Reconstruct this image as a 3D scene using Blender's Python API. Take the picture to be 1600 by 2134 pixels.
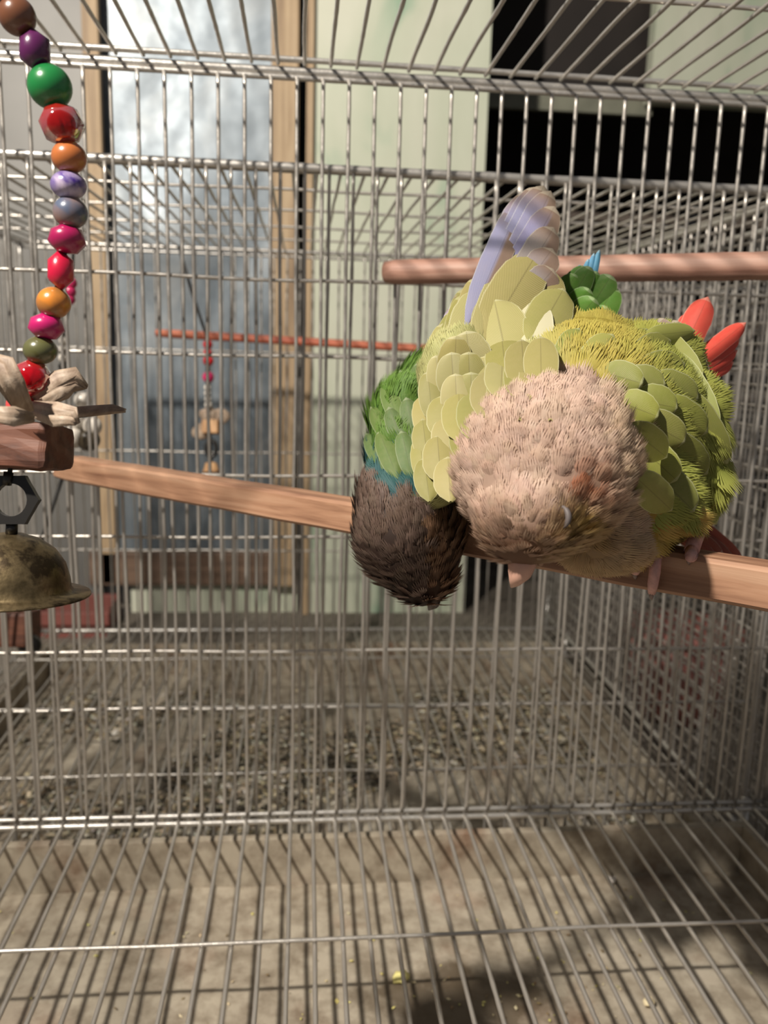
import bpy, bmesh, math, random
from mathutils import Vector, Matrix, Quaternion, noise
from mathutils.bvhtree import BVHTree
random.seed(7)
for o in list(bpy.data.objects): bpy.data.objects.remove(o)
scene = bpy.context.scene
COL = scene.collection

# ------------------------------------------------------------------ units and camera
S = 0.44            # one cage-depth unit in metres
ZG = 0.80           # eye height above the ground, in units
W, H, F = 1600.0, 2134.0, 1752.5
PITCH, YAW, ROLL = 0.1891, 0.0982, 0.0278
FWD = Vector((math.sin(YAW)*math.cos(PITCH), math.cos(YAW)*math.cos(PITCH), -math.sin(PITCH)))
R0 = Vector((math.cos(YAW), -math.sin(YAW), 0)); U0 = R0.cross(FWD)
RGT = R0*math.cos(ROLL) + U0*math.sin(ROLL)
UPV = -R0*math.sin(ROLL) + U0*math.cos(ROLL)
EYE = Vector((0, 0, ZG*S))
SHIFT = 0.0         # depth correction of the thing being built
def V(x, y, z): return Vector((x*S, y*S, (z+ZG)*S))
def PX(x, y, D):
    """world point seen at photo pixel (x, y) standing D units deep"""
    v = RGT*(x-W/2) - UPV*(y-H/2) + FWD*F
    return EYE + v*((D+SHIFT)*S/v.y)
def PROJ(p):
    q = p-EYE; z = q.dot(FWD)
    return W/2+F*q.dot(RGT)/z, H/2-F*q.dot(UPV)/z
def LEN(px, D): return px/F*(D+SHIFT)*S*0.99

cam_d = bpy.data.cameras.new('camera'); cam = bpy.data.objects.new('camera', cam_d); COL.objects.link(cam)
cam_d.sensor_fit = 'VERTICAL'; cam_d.sensor_height = 36.0; cam_d.lens = 36.0*F/H
cam.matrix_world = Matrix(((RGT.x, UPV.x, -FWD.x, EYE.x), (RGT.y, UPV.y, -FWD.y, EYE.y), (RGT.z, UPV.z, -FWD.z, EYE.z), (0, 0, 0, 1)))
cam_d.clip_start = 0.01; cam_d.clip_end = 50
cam_d.dof.use_dof = True; cam_d.dof.focus_distance = 0.225; cam_d.dof.aperture_fstop = 18.0
scene.camera = cam

# ------------------------------------------------------------------ light
world = bpy.data.worlds.new('world'); scene.world = world; world.use_nodes = True
bg = world.node_tree.nodes['Background']; bg.inputs[0].default_value = (0.86, 0.88, 0.94, 1); bg.inputs[1].default_value = 0.175
lamp_d = bpy.data.lights.new('bare_bulb', 'POINT'); lamp = bpy.data.objects.new('bare_bulb', lamp_d); COL.objects.link(lamp)
lamp_d.energy = 102.0; lamp_d.shadow_soft_size = 0.022; lamp_d.color = (1.0, 0.93, 0.83)
lamp.location = V(-1.22, -0.50, 1.72)
vs = scene.view_settings; vs.view_transform = 'Standard'; vs.look = 'None'; vs.gamma = 1.0; vs.use_curve_mapping = False; vs.exposure = 0.0

# ------------------------------------------------------------------ helpers: objects
WL = {}
def tag(o, label=None, cat=None, group=None, kind=None):
    if label: o['label'] = label
    if cat: o['category'] = cat
    if group: o['group'] = group
    if kind: o['kind'] = kind
    return o
def empty(name, loc, parent=None):
    o = bpy.data.objects.new(name, None); COL.objects.link(o); o.empty_display_size = 0.01
    return place(o, Vector(loc), parent)
def place(o, loc, parent=None, rot=None):
    WL[o.name] = loc.copy()
    if parent: o.parent = parent; o.location = loc-WL[parent.name]
    else: o.location = loc
    if rot is not None: o.rotation_mode = 'QUATERNION'; o.rotation_quaternion = rot
    return o
def mesh_obj(name, me, mat=None, parent=None, loc=Vector((0, 0, 0)), rot=None):
    o = bpy.data.objects.new(name, me); COL.objects.link(o)
    if mat and not me.materials: me.materials.append(mat)
    return place(o, Vector(loc), parent, rot)
def bm_obj(name, bm, mat, parent=None, origin=None, smooth=True):
    """bmesh in world coordinates -> object whose origin sits at `origin` (default: its centre)"""
    if origin is None:
        n = len(bm.verts); origin = sum((v.co for v in bm.verts), Vector())/max(n, 1)
    origin = Vector(origin)
    bmesh.ops.translate(bm, verts=bm.verts, vec=-origin)
    me = bpy.data.meshes.new(name); bm.to_mesh(me); bm.free()
    if smooth:
        for p in me.polygons: p.use_smooth = True
    return mesh_obj(name, me, mat, parent, origin)

# ------------------------------------------------------------------ helpers: shapes into a bmesh
def frame_of(d):
    d = d.normalized(); a = Vector((0, 0, 1)) if abs(d.z) < 0.9 else Vector((1, 0, 0))
    x = a.cross(d).normalized(); return x, d.cross(x)
def tube(bm, pts, radii, seg=10, cap=True):
    if not hasattr(radii, '__len__'): radii = [radii]*len(pts)
    rings = []; x = None
    for i, p in enumerate(pts):
        d = (pts[min(i+1, len(pts)-1)]-pts[max(i-1, 0)]).normalized()
        if x is None: x, y = frame_of(d)
        else: x = (x-d*x.dot(d)).normalized(); y = d.cross(x)
        rings.append([bm.verts.new(p+(x*math.cos(2*math.pi*k/seg)+y*math.sin(2*math.pi*k/seg))*radii[i]) for k in range(seg)])
    for a, b in zip(rings, rings[1:]):
        for k in range(seg): bm.faces.new((a[k], a[(k+1) % seg], b[(k+1) % seg], b[k]))
    if cap: bm.faces.new(rings[0][::-1]); bm.faces.new(rings[-1])
def box(bm, c, hx, hy, hz, ax=None, bevel=0.0):
    """box about c with half-size vectors along axes ax (three unit vectors)"""
    ax = ax or (Vector((1, 0, 0)), Vector((0, 1, 0)), Vector((0, 0, 1)))
    r = bmesh.ops.create_cube(bm, size=2.0); vv = r['verts']
    for v in vv: v.co = c+ax[0]*(v.co.x*hx)+ax[1]*(v.co.y*hy)+ax[2]*(v.co.z*hz)
    if bevel > 0:
        es = list({e for v in vv for e in v.link_edges})
        bmesh.ops.bevel(bm, geom=es, offset=bevel, segments=2, affect='EDGES', profile=0.6)
def slab(bm, x0, x1, y0, y1, z0, z1, bevel=0.0):
    box(bm, (V(x0, y0, z0)+V(x1, y1, z1))/2, abs(x1-x0)*S/2, abs(y1-y0)*S/2, abs(z1-z0)*S/2, None, bevel)
def ball(bm, c, r, seg=20, ring=12, ax=None, facet=False):
    ax = ax or (Vector((1, 0, 0)), Vector((0, 1, 0)), Vector((0, 0, 1)))
    if not hasattr(r, '__len__'): r = (r, r, r)
    q = bmesh.ops.create_uvsphere(bm, u_segments=seg, v_segments=ring, radius=1.0)
    for v in q['verts']: v.co = c+ax[0]*(v.co.x*r[0])+ax[1]*(v.co.y*r[1])+ax[2]*(v.co.z*r[2])
def lathe(bm, c, axis, prof, seg=32):
    x, y = frame_of(axis); axis = axis.normalized(); rings = []
    for (r, h) in prof: rings.append([bm.verts.new(c+axis*h+(x*math.cos(2*math.pi*k/seg)+y*math.sin(2*math.pi*k/seg))*r) for k in range(seg)])
    for a, b in zip(rings, rings[1:]):
        for k in range(seg): bm.faces.new((a[k], a[(k+1) % seg], b[(k+1) % seg], b[k]))

# ------------------------------------------------------------------ helpers: materials
class NT:
    def __init__(s, name):
        s.m = bpy.data.materials.new(name); s.m.use_nodes = True; s.t = s.m.node_tree; s.n = s.t.nodes; s.l = s.t.links
        s.b = s.n['Principled BSDF']; s.out = s.n['Material Output']
    def node(s, kind, **kw):
        n = s.n.new(kind)
        for k, v in kw.items(): setattr(n, k, v)
        return n
    def link(s, a, b): s.l.new(a, b)
    def coord(s, which='Object', scale=(1, 1, 1)):
        c = s.node('ShaderNodeTexCoord'); m = s.node('ShaderNodeMapping'); m.inputs['Scale'].default_value = scale
        s.link(c.outputs[which], m.inputs['Vector']); return m.outputs['Vector']
    def noise(s, vec, scale, detail=4, rough=0.55, dist=0.0):
        n = s.node('ShaderNodeTexNoise'); n.inputs['Scale'].default_value = scale; n.inputs['Detail'].default_value = detail
        n.inputs['Roughness'].default_value = rough; n.inputs['Distortion'].default_value = dist
        s.link(vec, n.inputs['Vector']); return n.outputs['Fac']
    def ramp(s, fac, stops):
        r = s.node('ShaderNodeValToRGB'); e = r.color_ramp.elements
        while len(e) < len(stops): e.new(0.5)
        for el, (p, c) in zip(e, stops): el.position = p; el.color = (*c, 1)
        s.link(fac, r.inputs['Fac']); return r.outputs['Color']
    def mix(s, fac, a, b, mode='MIX'):
        m = s.node('ShaderNodeMix', data_type='RGBA', blend_type=mode)
        for sock, v in ((m.inputs[0], fac), (m.inputs[6], a), (m.inputs[7], b)):
            if isinstance(v, (int, float)): sock.default_value = v
            elif isinstance(v, tuple): sock.default_value = (*v, 1)
            else: s.link(v, sock)
        return m.outputs[2]
    def math(s, op, a, b=0.0, c=0.0):
        m = s.node('ShaderNodeMath', operation=op)
        for sock, v in zip(m.inputs, (a, b, c)):
            if isinstance(v, (int, float)): sock.default_value = v
            else: s.link(v, sock)
        return m.outputs[0]
    def bump(s, h, strength=0.3, dist=0.001):
        b = s.node('ShaderNodeBump'); b.inputs['Strength'].default_value = strength; b.inputs['Distance'].default_value = dist
        s.link(h, b.inputs['Height']); s.link(b.outputs['Normal'], s.b.inputs['Normal'])
    def base(s, v):
        if isinstance(v, tuple): s.b.inputs['Base Color'].default_value = (*v, 1)
        else: s.link(v, s.b.inputs['Base Color'])
    def set(s, **kw):
        for k, v in kw.items():
            sock = s.b.inputs[k.replace('_', ' ')]
            if isinstance(v, (int, float, tuple)): sock.default_value = v
            else: s.link(v, sock)
        return s
def srgb(r, g, b):
    f = lambda c: ((c/255+0.055)/1.055)**2.4 if c/255 > 0.04045 else c/255/12.92
    return (f(r), f(g), f(b))

def m_wire(name, c0, c1, rough=0.34):
    t = NT(name); v = t.coord('Object'); n = t.noise(v, 260, 3); n2 = t.noise(v, 45, 2)
    t.base(t.mix(n2, c0, c1)); t.set(Metallic=0.72, Roughness=t.math('MULTIPLY_ADD', n, 0.35, rough-0.14)); t.bump(n, 0.35, 0.0006); return t.m
M_WIRE = m_wire('galvanised_wire', (0.66, 0.63, 0.58), (0.34, 0.30, 0.26))
M_ROD = m_wire('frame_rod_metal', (0.62, 0.60, 0.56), (0.36, 0.33, 0.30))

def m_wood(name, light, mid, dark, axis=0, sc=60, rough=0.6):
    t = NT(name); s = [sc, sc, sc]; s[axis] = sc*0.06
    v = t.coord('Object', tuple(s)); n = t.noise(v, 3.0, 6, 0.6, 0.6); v2 = t.coord('Object'); n2 = t.noise(v2, 30, 3)
    c = t.ramp(n, [(0.3, dark), (0.5, mid), (0.72, light)])
    c = t.mix(t.math('MULTIPLY', n2, 0.35), c, dark); t.base(c); t.set(Roughness=rough); t.bump(n, 0.35, 0.0006); return t.m
M_PERCH = m_wood('perch_wood', srgb(190, 154, 126), srgb(166, 126, 98), srgb(108, 72, 52))
M_DOWEL = m_wood('dowel_wood', srgb(194, 162, 144), srgb(172, 132, 114), srgb(116, 78, 64))
M_REDDOWEL = m_wood('red_dowel_wood', srgb(206, 130, 100), srgb(190, 105, 76), srgb(140, 70, 50))
M_POST = m_wood('door_frame_wood', srgb(205, 182, 148), srgb(182, 156, 122), srgb(128, 104, 80), axis=2, sc=25)
M_BLOCK = m_wood('chew_block_wood', srgb(132, 84, 62), srgb(104, 62, 44), srgb(62, 36, 26), axis=0, sc=70)
M_LEDGE = m_wood('ledge_wood', srgb(150, 122, 100), srgb(122, 98, 80), srgb(80, 62, 50), axis=0, sc=18)

def m_tray(name, dark_patch=None):
    t = NT(name); v = t.coord('Object'); n = t.noise(v, 6, 5); n2 = t.noise(v, 60, 5, 0.65); n3 = t.noise(v, 18, 3)
    c = t.ramp(n, [(0.3, srgb(112, 96, 78)), (0.5, srgb(150, 138, 120)), (0.72, srgb(172, 162, 146))])
    c = t.mix(t.math('MULTIPLY', t.math('MAXIMUM', t.math('MULTIPLY_ADD', n3, 6.0, -3.3), 0.0), 0.5), c, srgb(136, 92, 66))
    c = t.mix(0.35, c, t.ramp(n2, [(0.35, srgb(84, 72, 58)), (0.6, srgb(205, 196, 178))]), 'MIX')
    if dark_patch:  # irregular dark oval mixed into the tray colour
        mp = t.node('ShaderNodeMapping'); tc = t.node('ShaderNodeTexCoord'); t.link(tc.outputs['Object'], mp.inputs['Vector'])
        mp.inputs['Location'].default_value = (-dark_patch[0]/dark_patch[2], -dark_patch[1]/dark_patch[3], 0); mp.inputs['Scale'].default_value = (1/dark_patch[2], 1/dark_patch[3], 0)
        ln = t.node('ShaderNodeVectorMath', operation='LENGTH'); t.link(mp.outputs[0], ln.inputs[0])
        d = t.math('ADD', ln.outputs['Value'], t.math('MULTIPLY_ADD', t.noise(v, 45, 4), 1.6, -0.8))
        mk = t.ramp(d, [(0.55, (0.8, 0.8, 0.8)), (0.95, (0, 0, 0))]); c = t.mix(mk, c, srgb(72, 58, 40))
    t.base(c); t.set(Roughness=0.62, Metallic=0.1); t.bump(n2, 0.4, 0.0012); return t.m
M_TRAY = m_tray('dirty_tray_metal'); M_TRAYN = m_tray('dark_patch_tray_metal', (0.155*S, 0.225*S, 0.13*S, 0.07*S))
def m_plain(name, c, rough=0.5, metal=0.0, var=0.15, sc=40, bump=0.15):
    t = NT(name); v = t.coord('Object'); n = t.noise(v, sc, 4)
    d = tuple(x*(1-var*2) for x in c); l = tuple(min(1, x*(1+var)) for x in c)
    t.base(t.ramp(n, [(0.3, d), (0.7, l)])); t.set(Roughness=rough, Metallic=metal)
    if bump: t.bump(n, bump, 0.0006)
    return t.m
def m_debris():
    t = NT('seed_husk'); a = t.node('ShaderNodeVertexColor', layer_name='Col'); t.base(a.outputs['Color']); t.set(Roughness=0.7); return t.m
M_DEBRIS = m_debris()
def m_plume():
    t = NT('down_feather'); a = t.node('ShaderNodeVertexColor', layer_name='Col')
    t.base(a.outputs['Color']); t.set(Roughness=0.6, Specular_IOR_Level=0.3)
    tr = t.node('ShaderNodeBsdfTranslucent'); t.link(a.outputs['Color'], tr.inputs['Color'])
    mx = t.node('ShaderNodeMixShader'); mx.inputs[0].default_value = 0.28
    t.link(t.b.outputs[0], mx.inputs[1]); t.link(tr.outputs[0], mx.inputs[2]); t.link(mx.outputs[0], t.out.inputs['Surface']); return t.m
M_PLUME = m_plume()
def m_vane(name, inner=None):
    """vaned feather: object colour, slanting barbs, shaft, paler rim; `inner` tints the inner half of the vane"""
    t = NT(name); oi = t.node('ShaderNodeObjectInfo'); uv = t.node('ShaderNodeTexCoord'); sp = t.node('ShaderNodeSeparateXYZ')
    t.link(uv.outputs['UV'], sp.inputs[0]); u, v = sp.outputs[0], sp.outputs[1]
    off = t.math('ABSOLUTE', t.math('SUBTRACT', v, 0.5))
    barb = t.math('SINE', t.math('MULTIPLY', t.math('SUBTRACT', u, t.math('MULTIPLY', off, 0.75)), 230.0))
    col = oi.outputs['Color']
    if inner:
        f = t.math('SMOOTH_MIN', t.math('MULTIPLY', t.math('MAXIMUM', t.math('SUBTRACT', 0.5, v), 0.0), 9.0), 1.0, 0.1)
        tipf = t.math('MULTIPLY', t.math('MAXIMUM', t.math('SUBTRACT', u, 0.72), 0.0), 4.5)
        col = t.mix(t.math('MINIMUM', t.math('MAXIMUM', f, tipf), 1.0), col, inner)
    col = t.mix(t.math('MULTIPLY_ADD', barb, 0.16, 0.16), col, t.mix(0.55, col, (0.10, 0.08, 0.03)))
    n = t.noise(t.coord('UV', (6, 3, 1)), 1.5, 3)
    col = t.mix(t.math('MULTIPLY', n, 0.35), col, t.mix(0.5, col, (0.55, 0.42, 0.25)))
    rim = t.math('GREATER_THAN', t.math('MAXIMUM', t.math('MULTIPLY', off, 2.0), u), 0.945)
    col = t.mix(t.math('MULTIPLY', rim, 0.35), col, t.mix(0.5, col, (0.9, 0.9, 0.7)))
    sh = t.math('LESS_THAN', off, 0.016)
    col = t.mix(t.math('MULTIPLY', sh, 0.38), col, t.mix(0.7, col, (0.05, 0.03, 0.02)))
    t.base(col); t.set(Roughness=0.52, Specular_IOR_Level=0.35); t.bump(barb, 0.2, 0.0003)
    tr = t.node('ShaderNodeBsdfTranslucent'); t.link(col, tr.inputs['Color'])
    mx = t.node('ShaderNodeMixShader'); mx.inputs[0].default_value = 0.22
    t.link(t.b.outputs[0], mx.inputs[1]); t.link(tr.outputs[0], mx.inputs[2]); t.link(mx.outputs[0], t.out.inputs['Surface']); return t.m
M_VANE = m_vane('vane_feather'); M_FLIGHT = m_vane('flight_feather', srgb(128, 106, 96))

# ================================================================== the setting
GROUND = -ZG
def m_floor():
    t = NT('concrete_floor'); v = t.coord('Object'); n = t.noise(v, 8, 6); t.base(t.ramp(n, [(0.3, srgb(88, 80, 70)), (0.7, srgb(132, 124, 112))])); t.set(Roughness=0.8); t.bump(n, 0.3, 0.003); return t.m
bm = bmesh.new(); slab(bm, -3.2, 4.2, -1.2, 5.2, GROUND-0.1, GROUND); tag(bm_obj('floor', bm, m_floor(), smooth=False), 'grey concrete floor under the cages', kind='structure')

BY = 2.5            # the wall behind the cages
def bx(px, py=700): 
    p = PX(px, py, BY); return p.x/S
def bz(py, px=700):
    p = PX(px, py, BY); return p.z/S-ZG
def m_green():
    t = NT('pale_green_board'); v = t.coord('Object', (1, 1, 0.55)); n = t.noise(v, 9.5, 3, 0.5, 0.5); n2 = t.noise(v, 40, 5); n3 = t.noise(t.coord('Object', (30, 30, 1.2)), 2, 4)
    c = t.ramp(n, [(0.30, srgb(150, 182, 156)), (0.42, srgb(206, 212, 190)), (0.70, srgb(224, 224, 206))])
    c = t.mix(t.math('MULTIPLY', n2, 0.25), c, srgb(160, 160, 136)); c = t.mix(t.math('MULTIPLY', n3, 0.3), c, srgb(176, 176, 156))
    t.base(c); t.set(Roughness=0.38); t.bump(n2, 0.05, 0.002); return t.m
M_GREEN = m_green()
def m_tin():
    t = NT('tin_sheet'); v = t.coord('Object'); n = t.noise(v, 9, 5, 0.6, 0.4); n2 = t.noise(v, 30, 4)
    c = t.ramp(n, [(0.3, srgb(84, 94, 102)), (0.5, srgb(116, 124, 130)), (0.7, srgb(142, 146, 148))])
    t.base(c); t.set(Metallic=0.40, Roughness=t.math('MULTIPLY_ADD', n2, 0.25, 0.30)); t.bump(n, 0.10, 0.004); return t.m
M_TIN = m_tin()
M_GREYWALL = m_plain('grey_sheet_wall', srgb(118, 116, 112), 0.5, 0.2, 0.12, 6, 0.1)
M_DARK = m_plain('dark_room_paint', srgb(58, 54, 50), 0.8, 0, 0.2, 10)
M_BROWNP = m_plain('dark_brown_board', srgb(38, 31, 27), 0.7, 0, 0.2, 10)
M_BLACK = m_plain('black_metal', srgb(26, 26, 28), 0.5, 0.3, 0.2, 20)

Z0, Z1 = GROUND, 1.45
# left grey sheet wall
bm = bmesh.new(); slab(bm, -2.2, bx(196), BY, BY+0.05, Z0, Z1)
tag(bm_obj('wall_left', bm, M_GREYWALL, smooth=False), 'grey sheet wall left of the tin door', kind='structure')
# tin door with wooden stiles, lower plank and a green kick panel
door = tag(empty('door_1', V(bx(400), BY, Z0)), 'tin clad door with wooden stiles behind the cages', kind='structure')
bm = bmesh.new(); nx, nz = 70, 160
xa, xb, za, zb = bx(205), bx(600), bz(1165), Z1
grid = []
for j in range(nz+1):
    row = []
    for i in range(nx+1):
        x = xa+(xb-xa)*i/nx; z = za+(zb-za)*j/nz
        y = BY+0.008+0.020*(z-za)-0.030*math.exp(-((x+0.40)**2+(z-0.32)**2)/0.034)+0.03*math.exp(-((x+0.40)**2+(z-0.32)**2)/0.2)+0.004*noise.noise(Vector((x*7, z*4, 3.1)))+0.0012*noise.noise(Vector((x*22, z*14, 1.7)))
        low = max(0, min(1, (bz(640)-z)/0.25)); y += low*0.0022*math.sin(x*2*math.pi/0.055)
        row.append(bm.verts.new(V(x, y, z)))
    grid.append(row)
for j in range(nz):
    for i in range(nx): bm.faces.new((grid[j][i], grid[j][i+1], grid[j+1][i+1], grid[j+1][i]))
bm_obj('tin_panel', bm, M_TIN, door)
for (p0, p1, dep) in ((182, 216, 0.03), (566, 622, 0.05)):
    bm = bmesh.new(); a, b = bx(p0, 300), bx(p1, 300); box(bm, V((a+b)/2, BY-dep/2+0.01, (bz(1215)+Z1)/2), (b-a)*S/2, dep*S/2, (Z1-bz(1215))*S/2, None, 0.002)
    bm_obj('wooden_stile', bm, M_POST, door, smooth=False)
bm = bmesh.new(); slab(bm, bx(170), bx(625), BY-0.02, BY+0.03, bz(1217), bz(1150), 0.002); bm_obj('bottom_plank', bm, M_LEDGE, door, smooth=False)
bm = bmesh.new(); slab(bm, bx(255), bx(625), BY+0.01, BY+0.04, Z0, bz(1217)-0.005); bm_obj('green_kick_panel', bm, M_GREEN, door, smooth=False)
bm = bmesh.new(); slab(bm, bx(634), bx(648), BY-0.02, BY+0.03, Z0, Z1, 0.001); tag(bm_obj('trim_1', bm, M_POST, smooth=False), 'thin wooden trim beside the pale green board', kind='structure')
bm = bmesh.new(); slab(bm, bx(646), bx(1008, 400), BY, BY+0.04, Z0, Z1); tag(bm_obj('wall_back', bm, M_GREEN, smooth=False), 'pale green patterned board wall beside the dark opening', kind='structure')
# the dark room seen through the opening
XO = bx(1008, 400)
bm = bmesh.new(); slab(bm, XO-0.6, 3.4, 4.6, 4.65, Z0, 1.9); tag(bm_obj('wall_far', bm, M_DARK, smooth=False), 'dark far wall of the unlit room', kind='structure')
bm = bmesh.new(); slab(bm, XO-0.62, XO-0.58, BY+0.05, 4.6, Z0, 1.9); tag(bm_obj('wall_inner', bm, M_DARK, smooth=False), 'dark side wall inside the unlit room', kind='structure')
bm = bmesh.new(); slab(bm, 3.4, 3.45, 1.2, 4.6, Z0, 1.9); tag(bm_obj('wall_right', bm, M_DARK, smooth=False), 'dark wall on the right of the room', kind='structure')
bm = bmesh.new(); slab(bm, 0.30, 3.4, 1.75, 4.65, 1.45, 1.49); tag(bm_obj('shade_roof', bm, M_DARK, smooth=False), 'unseen low roof added to shade the dark side of the room', kind='structure')  # out-of-view roof, added to keep the right background in shade
p0, p1 = PX(1005, 0, 3.0), PX(1362, 215, 3.0)
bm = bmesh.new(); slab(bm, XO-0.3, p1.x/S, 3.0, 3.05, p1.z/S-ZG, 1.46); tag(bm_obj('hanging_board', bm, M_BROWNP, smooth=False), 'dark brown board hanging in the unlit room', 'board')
p2 = PX(1600, 225, 2.9)
bm = bmesh.new(); slab(bm, PX(1362, 100, 2.9).x/S, 2.6, 2.9, 2.95, p2.z/S-ZG, 1.46); tag(bm_obj('green_board', bm, M_GREEN, smooth=False), 'shaded pale green board at the upper right', 'board')
pa, pb = PX(1005, 222, 2.97), PX(1362, 196, 2.97)
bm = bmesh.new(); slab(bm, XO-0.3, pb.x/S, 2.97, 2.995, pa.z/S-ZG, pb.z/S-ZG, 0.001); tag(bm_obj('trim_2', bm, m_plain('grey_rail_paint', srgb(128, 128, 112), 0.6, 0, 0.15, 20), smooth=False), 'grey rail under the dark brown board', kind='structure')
M_SHELF = m_plain('grey_brown_shelf', srgb(112, 100, 90), 0.6, 0, 0.15, 20)
tub = tag(empty('plastic_tub', V(0.86, 1.75, GROUND)), 'faded pink plastic tub behind the right side mesh', 'tub')
M_PINK = m_plain('faded_pink_plastic', srgb(186, 120, 108), 0.5, 0, 0.1, 20)
bm = bmesh.new(); lathe(bm, V(0.86, 1.75, GROUND), Vector((0, 0, 1)), [(0.001, 0.004), (0.10*S, 0.004), (0.13*S, 0.20*S), (0.128*S, 0.20*S), (0.098*S, 0.008)], 28); bm_obj('tub_wall', bm, M_PINK, tub)
bm = bmesh.new(); tube(bm, [V(0.86+0.132*math.cos(a), 1.75+0.132*math.sin(a), GROUND+0.20) for a in [2*math.pi*k/28 for k in range(29)]], 0.007*S, 8, False); bm_obj('rim', bm, M_PINK, tub)
# dark rack
rk = tag(empty('storage_rack', V(1.6, 3.6, GROUND)), 'black metal storage rack in the dark room', 'rack')
for x in (0.75, 1.55, 2.35):
    for y in (3.45, 3.85):
        bm = bmesh.new(); slab(bm, x-0.025, x+0.025, y-0.025, y+0.025, GROUND, 0.62, 0.001); bm_obj('upright', bm, M_BLACK, rk, smooth=False)
for z in (-0.45, -0.15, 0.15, 0.36, 0.55):
    bm = bmesh.new(); slab(bm, 0.72, 2.38, 3.43, 3.87, z-0.015, z+0.015, 0.001); bm_obj('shelf', bm, M_SHELF, rk, smooth=False)
# red crate at the foot of the grey wall
M_REDBOX = m_plain('faded_red_plastic', srgb(128, 74, 66), 0.55, 0, 0.12, 15)
cr = tag(empty('plastic_crate', V(bx(170), BY-0.12, GROUND)), 'faded red plastic crate standing beside the tin door', 'crate')
a, b = bx(60), bx(238); zt = bz(1232)
for (x0, x1, y0, y1) in ((a, b, BY-0.22, BY-0.205), (a, b, BY-0.04, BY-0.025), (a, a+0.015, BY-0.205, BY-0.04), (b-0.015, b, BY-0.205, BY-0.04)):
    bm = bmesh.new(); slab(bm, x0, x1, y0, y1, GROUND, zt, 0.001); bm_obj('side', bm, M_REDBOX, cr, smooth=False)
bm = bmesh.new(); slab(bm, a-0.012, b+0.012, BY-0.232, BY-0.205, zt-0.03, zt+0.006, 0.001); bm_obj('rim', bm, M_REDBOX, cr, smooth=False)

# ================================================================== wire cages
WR = 0.00215*S
_wires = {}
def wire_mesh(L, r):
    key = (round(L, 3), round(r, 5)); var = random.randint(0, 3)
    if (key, var) in _wires: return _wires[(key, var)]
    bm = bmesh.new(); n = max(6, int(L/0.006)); pts = []; rad = []; ph = random.uniform(0, 50)
    for i in range(n+1):
        z = L*i/n; e = math.sin(math.pi*i/n)
        pts.append(Vector((0.0011*e*noise.noise(Vector((z*14, ph, 0))), 0.0011*e*noise.noise(Vector((z*14, ph, 9))), z)))
        rad.append(r*(1+0.16*noise.noise(Vector((z*190, ph, 4)))+0.22*max(0, noise.noise(Vector((z*60, ph, 7)))-0.35)))
    tube(bm, pts, rad, 7)
    me = bpy.data.meshes.new('wire'); bm.to_mesh(me); bm.free()
    for p in me.polygons: p.use_smooth = True
    me.materials.append(M_WIRE); _wires[(key, var)] = me; return me
def wire(parent, A, B, r=WR):
    d = B-A; return mesh_obj('wire', wire_mesh(d.length, r), None, parent, A, d.to_track_quat('Z', 'Y'))
def rods(name, parent, segs, mat=None):
    """a panel of a cage: its frame rods are children, its wires are added later"""
    c = sum(((A+B)/2 for A, B, r in segs), Vector())/len(segs); pn = empty(name, c, parent)
    for (A, B, r) in segs:
        bm = bmesh.new(); n = max(2, int((B-A).length/0.012)); ph = random.uniform(0, 99)
        tube(bm, [A.lerp(B, i/n) for i in range(n+1)], [r*(1+0.12*noise.noise(Vector((i*0.9, ph, 0)))) for i in range(n+1)], 9)
        bm_obj('frame_rod', bm, mat or M_ROD, pn)
    return pn
SP = 0.0285
def xs(x0, lo, hi, s=SP):
    k = math.ceil((lo-x0)/s); out = []
    while x0+k*s <= hi: out.append(x0+k*s); k += 1
    return out
rr = 0.0026*S
# ---- near cage
AX0, AX1, AY0, AY1, AZ0, AZ1 = -0.60, 0.632, 0.10, 1.0, -0.590, 0.305
A = tag(empty('bird_cage', V(0, 0.55, AZ0-0.10)), 'near galvanised wire cage that holds the two conures on a wooden perch', 'cage')
bw = rods('back_panel', A, [(V(AX0, AY1, 0.2912), V(AX1, AY1, 0.2912), rr*1.25), (V(AX0, AY1+0.004, 0.2985), V(AX1, AY1+0.004, 0.2985), rr*1.9), (V(AX0, AY1, AZ0), V(AX1, AY1, AZ0), rr*1.2)])
for x in xs(-0.2951, AX0, AX1): wire(bw, V(x, AY1-0.003, AZ0), V(x, AY1-0.003, 0.2912))
for z in (0.0775, -0.149, -0.370): wire(bw, V(AX0, AY1+0.0015, z), V(AX1, AY1+0.0015, z))
tp = rods('top_panel', A, [(V(AX0, AY1-0.002, AZ1+0.004), V(AX1, AY1-0.002, AZ1+0.004), rr*1.2), (V(AX0, 0.462, AZ1), V(AX1, 0.462, AZ1), rr*1.3), (V(AX0, AY0, AZ1), V(AX1, AY0, AZ1), rr*1.3)])
for x in xs(-0.2607, AX0, AX1, 0.0287): wire(tp, V(x, 0.462, AZ1), V(x, AY1, AZ1))
for y in (0.79,): wire(tp, V(AX0, y, AZ1+0.005), V(AX1, y, AZ1+0.005))
fp = rods('floor_panel', A, [(V(AX0, AY1-0.008, AZ0-0.006), V(AX1, AY1-0.008, AZ0-0.006), rr*1.35), (V(AX0, AY0, AZ0), V(AX1, AY0, AZ0), rr*1.3)])
for x in xs(-0.2662, AX0, AX1, 0.0283): wire(fp, V(x, AY0, AZ0-0.004), V(x, AY1-0.004, AZ0-0.004), WR*1.12)
for y in (0.7607, 0.50, 0.24): wire(fp, V(AX0, y, AZ0+0.001), V(AX1, y, AZ0+0.001))
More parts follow.
